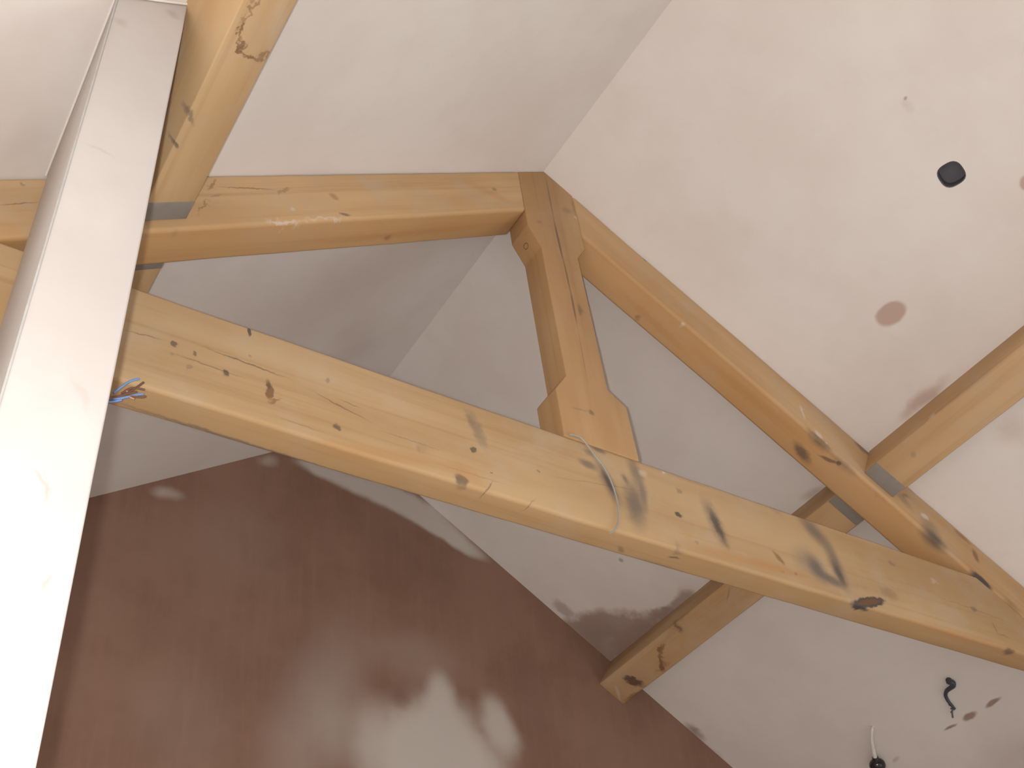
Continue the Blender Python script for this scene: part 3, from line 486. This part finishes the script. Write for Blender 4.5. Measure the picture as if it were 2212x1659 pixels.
# right wall with an opening for invented glazed doors that carry the fill
dy0, dy1, dz1 = -1.6, 0.4, 2.1; wxa, wxb = x1*S, (x1+0.06)*S
bm = bmesh.new(); addbox(bm, wxa, wxb, ya*S, dy0, 0, eR*S+1.52); addbox(bm, wxa, wxb, dy1, yb*S, 0, eR*S+1.52); addbox(bm, wxa, wxb, dy0, dy1, dz1, eR*S+1.52)
tag(finish('wall_right', bm, pm, smooth=False), kind='structure')
door = empty('added_door_1', Vector(((wxa+wxb)/2, (dy0+dy1)/2, 0))); tag(door, kind='structure')  # unseen doors, added for the fill light
bm = bmesh.new(); xm = (wxa+wxb)/2; dm = (dy0+dy1)/2
for a in ((dy0, dy0+0.08, 0, dz1), (dy1-0.08, dy1, 0, dz1), (dm-0.06, dm+0.06, 0, dz1), (dy0+0.08, dm-0.06, dz1-0.08, dz1), (dm+0.06, dy1-0.08, dz1-0.08, dz1), (dy0+0.08, dm-0.06, 0, 0.12), (dm+0.06, dy1-0.08, 0, 0.12)):
    addbox(bm, xm-0.03, xm+0.03, a[0], a[1], a[2], a[3])
finish('added_door_frame', bm, plain('added door white', (0.75, 0.75, 0.73), 0.4), door, Matrix.Translation(door.location), smooth=False)
dgl, dnt, dgb = new_mat('added door glass', 0.02, 0.5); dgb.inputs['Transmission Weight'].default_value = 1.0; dgb.inputs['IOR'].default_value = 1.45
for a, b in ((dy0+0.08, dm-0.06), (dm+0.06, dy1-0.08)):
    finish('added_door_pane', box_bm(xm-0.004, xm+0.004, a, b, 0.12, dz1-0.08), dgl, door, Matrix.Translation(door.location), smooth=False)
fl_ = finish('floor', box_bm((x0-0.06)*S, (x1+0.06)*S, (ya-0.06)*S, (yb+0.06)*S, -0.1, 0.0), plain('dusty concrete floor', (0.48, 0.45, 0.42), 0.9, scale=4), smooth=False); tag(fl_, kind='structure')
# wall behind the photographer with a window opening
yn0, yn1 = (ya-0.06)*S, ya*S
wx0, wx1, wz0, wz1 = 0.3, 1.5, 1.0, 2.1
bm = bmesh.new()
zl = eL*S+1.5
addbox(bm, (x0-0.06)*S, wx0, yn0, yn1, 0, zl); addbox(bm, wx1, (x1+0.06)*S, yn0, yn1, 0, zl); addbox(bm, wx0, wx1, yn0, yn1, 0, wz0); addbox(bm, wx0, wx1, yn0, yn1, wz1, zl)
t = extrude_poly([Vector(((x0-0.06)*S, yn0, zl-0.001)), Vector(((x1+0.06)*S, yn0, zl-0.001)), W(XR, 0, ZR+0.02) + Vector((0, yn0, 0))], Vector((0, yn1-yn0, 0)))
me = bpy.data.meshes.new('t'); t.to_mesh(me); t.free(); bm.from_mesh(me)
wn = finish('wall_near', bm, pm, smooth=False); tag(wn, kind='structure')
win = empty('window_1', Vector(((wx0+wx1)/2, (yn0+yn1)/2, wz0))); tag(win, 'window behind the photographer', kind='structure')
bm = bmesh.new(); f = 0.06; ym = (yn0+yn1)/2
for a in ((wx0, wx1, wz0, wz0+f), (wx0, wx1, wz1-f, wz1), (wx0, wx0+f, wz0+f, wz1-f), (wx1-f, wx1, wz0+f, wz1-f), ((wx0+wx1)/2-f/2, (wx0+wx1)/2+f/2, wz0+f, wz1-f)):
    addbox(bm, a[0], a[1], ym-0.03, ym+0.03, a[2], a[3])
finish('window_frame', bm, plain('white frame paint', (0.75, 0.75, 0.73), 0.4), win, Matrix.Translation(win.location), smooth=False)
gmat, gnt, gb = new_mat('window glass', 0.02, 0.5); gb.inputs['Transmission Weight'].default_value = 1.0; gb.inputs['IOR'].default_value = 1.45
for a, b in ((wx0+f, (wx0+wx1)/2-f/2), ((wx0+wx1)/2+f/2, wx1-f)):
    finish('window_pane', box_bm(a, b, ym-0.003, ym+0.003, wz0+f, wz1-f), gmat, win, Matrix.Translation(win.location), smooth=False)

# plastered pier running up from the floor to the left slope, in front of the truss
XPL, XPR, YP = 0.0515, 0.1312, 0.7062
zc = lambda x: ZR - (XR-x)*st/ct
pier_mat = plaster_mat('pier plaster', 'pier', I4, base=(0.54, 0.50, 0.475), alt=(0.50, 0.455, 0.43), wob_scale=0.01, wob_freq=12)
pts = [W(XPL, YP, -0.9375), W(XPR, YP, -0.9375), W(XPR, YP, zc(XPR)+0.004), W(XPL, YP, zc(XPL)+0.004)]
bm = extrude_poly(pts, Vector((0, (0.997-YP)*S, 0)), bevel=0.004, segs=3, cuts=30, wav=0.0012, along=Vector((0, 0, 1)), seed=2)
pier = finish('wall_pier', bm, pier_mat); tag(pier, 'smooth white plastered pier rising in front of the roof truss', None, None, 'structure')
# metal angle bead at its left arris, only just showing through the skim
bm = extrude_poly([W(XPL-0.0008, YP-0.0010, -0.9), W(XPL+0.0010, YP-0.0010, -0.9), W(XPL+0.0010, YP-0.0010, zc(XPL)-0.002), W(XPL-0.0008, YP-0.0010, zc(XPL)-0.002)], Vector((0, 0.0022*S, 0)))
finish('angle_bead', bm, plain('galvanised bead', (0.42, 0.41, 0.39), 0.5, var=0.2), pier, smooth=False)
# thin raised skim edge where the pier meets the slope
bm = tube_bm([W(XPL-0.002, YP-0.003, zc(XPL)-0.002), W(XPL-0.0015, 0.85, zc(XPL)-0.0015), W(XPL-0.0015, 0.995, zc(XPL)-0.001)], 0.0022, 8, 3)
bm = tube_bm([W(XPL-0.002, YP-0.003, zc(XPL)-0.002), W((XPL+XPR)/2, YP-0.002, zc((XPL+XPR)/2)-0.002), W(XPR, YP-0.002, zc(XPR)-0.002)], 0.0026, 8, 3, bm)
finish('skim_edge', bm, ceil_mat, pier)

# ------------------------------------------------------------------ king-post roof truss
truss = empty('roof_truss', W(XR, 1.02, ZB)); tag(truss, 'exposed pine king-post truss with stained tie beam spanning below the ceiling', 'roof truss')
# tie beam: ends notched under the rafters
xj = XR + (ZR - HR/ct - ZT)*ct/st; xb = XR + (ZR - HR/ct - ZB)*ct/st
poly = [(2*XR-xb+0.003, ZB), (xb-0.003, ZB), (xj, ZT), (2*XR-xj, ZT)]
M = frame(W(XR, 1.0, ZB), Vector((1, 0, 0)))
bm = extrude_poly([W(x, 1.0, z) for x, z in poly], Vector((0, TW*S, 0)), bevel=0.010, segs=5, cuts=70, wav=0.0028, along=Vector((1, 0, 0)), seed=1)
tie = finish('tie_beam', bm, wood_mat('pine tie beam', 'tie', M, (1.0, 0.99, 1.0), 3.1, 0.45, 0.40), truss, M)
tie['label'] = 'long horizontal beam with black stain streaks and knots'
# king post
HX0, HX1, SX0, SX1, FX0, FX1, XK = 0.8742, 1.0088, 0.8975, 0.9855, 0.8697, 1.0200, 0.9420
zcl = lambda x: ZR - abs(XR-x)*st/ct
poly = [(FX0, ZT-0.0005), (FX1, ZT-0.0005), (FX1, 1.228), (SX1, 1.2555), (SX1, 1.606), (HX1, 1.645), (HX1, zcl(HX1)), (XR, ZR), (HX0, zcl(HX0)), (HX0, 1.645), (SX0, 1.592), (SX0, 1.253), (FX0, 1.2125)]
M = frame(W(XK, 1.0, ZT), Vector((0, 0, 1)))
bm = extrude_poly([W(x, 0.9999, z) for x, z in poly], Vector((0, 0.0582*S, 0)), bevel=0.0035, segs=3)
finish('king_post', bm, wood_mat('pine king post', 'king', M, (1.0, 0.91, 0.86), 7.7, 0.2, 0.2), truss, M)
# knot button on the underside of the head joggle is part of its grain; drawn as a shallow ring
kn = (Vector(W(HX0, 1.03, 1.645)) + Vector(W(SX0, 1.03, 1.592)))/2; dn = Vector((-(1.645-1.592), 0, -(SX0-HX0))).normalized()
def ring_bm(c, n, r, t, seg=20):
    u = n.cross(Vector((0, 1, 0))).normalized(); v = n.cross(u); pts = [c + (u*math.cos(2*math.pi*k/seg)+v*math.sin(2*math.pi*k/seg))*r for k in range(seg)]
    bm = bmesh.new(); rings = []
    for k, p in enumerate(pts):
        rd = (p-c).normalized()
        rings.append([bm.verts.new(p + rd*math.cos(a)*t + n*math.sin(a)*t) for a in [2*math.pi*j/6 for j in range(6)]])
    for k in range(seg):
        A_, B_ = rings[k], rings[(k+1) % seg]
        for j in range(6): bm.faces.new((A_[j], B_[j], B_[(j+1) % 6], A_[(j+1) % 6]))
    return bm
kp = bpy.data.objects['king_post']
knot = finish('wood_knot', ring_bm(kn + dn*0.0002, dn, 0.0095, 0.0016), plain('knot brown', (0.20, 0.12, 0.06), 0.7), kp, Matrix.Translation(kn))
# principal rafters
ZE = ZB + 0.0005
for side, key, lab in ((1, 'rafter_right', 'right-hand sloping rafter'), (-1, 'rafter_left', 'left-hand sloping rafter')):
    kx = HX1 if side > 0 else HX0; xx = abs(kx - XR) - 0.0008
    sE = (ZR - ZE)/st
    f2 = lambda d, X: (XR + side*X, ZR - X*st/ct - d/ct)
    Xb = (ZR - HR/ct - ZE)*ct/st; Xe = (ZR - ZE)*ct/st
    poly = [f2(0, xx), f2(HR, xx), f2(HR, Xb), f2(0, Xe)]
    M = frame(W(XR + side*xx, Y0R, ZR - xx*st/ct), Vector((side*ct, 0, -st)))
    bm = extrude_poly([W(x, Y0R, z) for x, z in poly], Vector((0, WR*S, 0)), bevel=0.011, segs=5, cuts=40, wav=0.0022, along=Vector((side*ct, 0, -st)), seed=5+side)
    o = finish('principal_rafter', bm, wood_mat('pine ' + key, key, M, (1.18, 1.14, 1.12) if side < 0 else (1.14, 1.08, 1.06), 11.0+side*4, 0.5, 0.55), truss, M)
    o['label'] = lab

# ------------------------------------------------------------------ purlins
grey = plain('grey bearing plate', (0.235, 0.205, 0.175), 0.8, var=0.18, scale=18)
for side, s1, s2, key, lab in ((1, 0.88779, 0.9655, 'purlin_right', 'square pine purlin along the right-hand slope, running through to the brown gable'),
                               (-1, 0.90759, 0.985, 'purlin_left', 'stained pine purlin along the left-hand slope beside the white pier')):
    q = [sl(side, s1, -0.004, 0), sl(side, s2, -0.004, 0), sl(side, s2, PP, 0), sl(side, s1, PP, 0)]
    y0, y1 = Y_NEAR + 0.001, YG + 0.004
    org = W(*sl(side, s1, 0, 1.0)); M = frame(org, Vector((0, 1, 0)), Vector((side*ct, 0, -st)))
    root = empty('purlin', org); tag(root, lab, 'purlin', 'purlins')
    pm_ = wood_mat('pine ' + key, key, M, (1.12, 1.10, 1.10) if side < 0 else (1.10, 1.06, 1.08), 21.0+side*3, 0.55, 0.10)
    for a, b in ((y0, Y0R+0.0005), (Y0R+WR-0.0005, y1)):
        bm = extrude_poly([W(x, a, z) for x, _, z in q], Vector((0, (b-a)*S, 0)), bevel=0.004, segs=3, cuts=36, wav=0.0018, along=Vector((0, 1, 0)), seed=9+side)
        finish('beam', bm, pm_, root, M)
    # grey plates on the underside either side of the truss rafter
    for a, b, e0 in ((0.9635, Y0R-0.0008, 0.0), (Y0R+WR+0.0008, Y0R+WR+0.030, 0.0)):
        g4 = [sl(side, s1-e0+0.0015, PP+0.0012, 0), sl(side, s2-0.0015, PP+0.0012, 0), sl(side, s2-0.0015, PP-0.003, 0), sl(side, s1-e0+0.0015, PP-0.003, 0)]
        bm = extrude_poly([W(x, a, z) for x, _, z in g4], Vector((0, (b-a)*S, 0)), bevel=0.0012, segs=2)
        o = finish('bearing_plate', bm, grey, root, M); o['label'] = 'flat grey plate under the beam'

# ------------------------------------------------------------------ cables
cab = finish('grey_cable', tube_bm(PATHS['grey'], 0.0021, 8, 4), plain('grey sheath', (0.30, 0.31, 0.30), 0.5)); tag(cab, 'thin grey cable looping down the face of the tie beam', 'cable')
kc = empty('cable_tail', Vector(PATHS['scable'][0])); tag(kc, 'short black S-shaped cable tail hanging from the right-hand slope', 'cable')
blk = plain('black sheath', (0.055, 0.060, 0.075), 0.45)
P_ = [Vector(p) for p in PATHS['scable']]
finish('sheath', tube_bm([P_[0] - nR*0.022] + [p + nR*0.006*math.sin(i) for i, p in enumerate(P_)], 0.0055, 8, 4, taper=(2.0, 0.85)), blk, kc)
bmf = bmesh.new(); F_ = [Vector(p) for p in PATHS['sfray']]
for k in range(4):
    off = Vector((0.005*math.sin(k*2.1), 0.009*(k-1.5), 0.003*math.cos(k)))
    tube_bm([P_[-1], (P_[-1]+F_[2])/2 + off*0.5, F_[min(k, 3)] + off], 0.0032, 6, 3, bmf)
finish('frayed_core', bmf, plain('core ends', (0.12, 0.12, 0.14), 0.5), kc)
# pendant stub with a glossy black ball
F2 = [Vector(p) for p in PATHS['flex']]; bc = Vector(PATHS['ball'][0])
pn = empty('pendant_stub', F2[0]); tag(pn, 'white flex stub with a glossy black ball on the right-hand slope', 'fitting')
finish('flex', tube_bm([F2[0]-nR*0.032, F2[0], F2[1], F2[2], F2[3], bc], 0.0088, 10, 4, taper=(0.55, 1.0)), plain('white flex', (0.74, 0.71, 0.67), 0.45), pn)
bm = bmesh.new(); bmesh.ops.create_uvsphere(bm, u_segments=28, v_segments=18, radius=0.0305)
for v in bm.verts: v.co.z *= 0.88
bm.transform(Matrix.Translation(bc))
finish('ball', bm, plain('glossy black', (0.018, 0.014, 0.018), 0.12, var=0.05, spec=0.6), pn)
bm = bmesh.new(); bmesh.ops.create_cone(bm, cap_ends=True, segments=20, radius1=0.014, radius2=0.011, depth=0.012)
bm.transform(Matrix.Translation(bc + (F2[3]-bc).normalized()*0.030) @ (F2[3]-bc).to_track_quat('Z', 'Y').to_matrix().to_4x4())
finish('collar', bm, bpy.data.materials['glossy black'], pn)
# loose wire ends at the pier's right arris
wr = empty('wire_bundle', Vector(WIRES['blue'][0][0])); tag(wr, 'frayed bundle of blue and brown wires poking out beside the pier', 'wires')
cm = {'blue': plain('blue insulation', (0.16, 0.30, 0.60), 0.45), 'brown': plain('brown insulation', (0.17, 0.085, 0.05), 0.5), 'copper': plain('bare copper', (0.72, 0.42, 0.32), 0.3, 0.8)}
for kk, ll in WIRES.items():
    for l in ll:
        finish(kk + '_wire', tube_bm(l, 0.0022 if kk != 'copper' else 0.0018, 8, 4), cm[kk], wr)
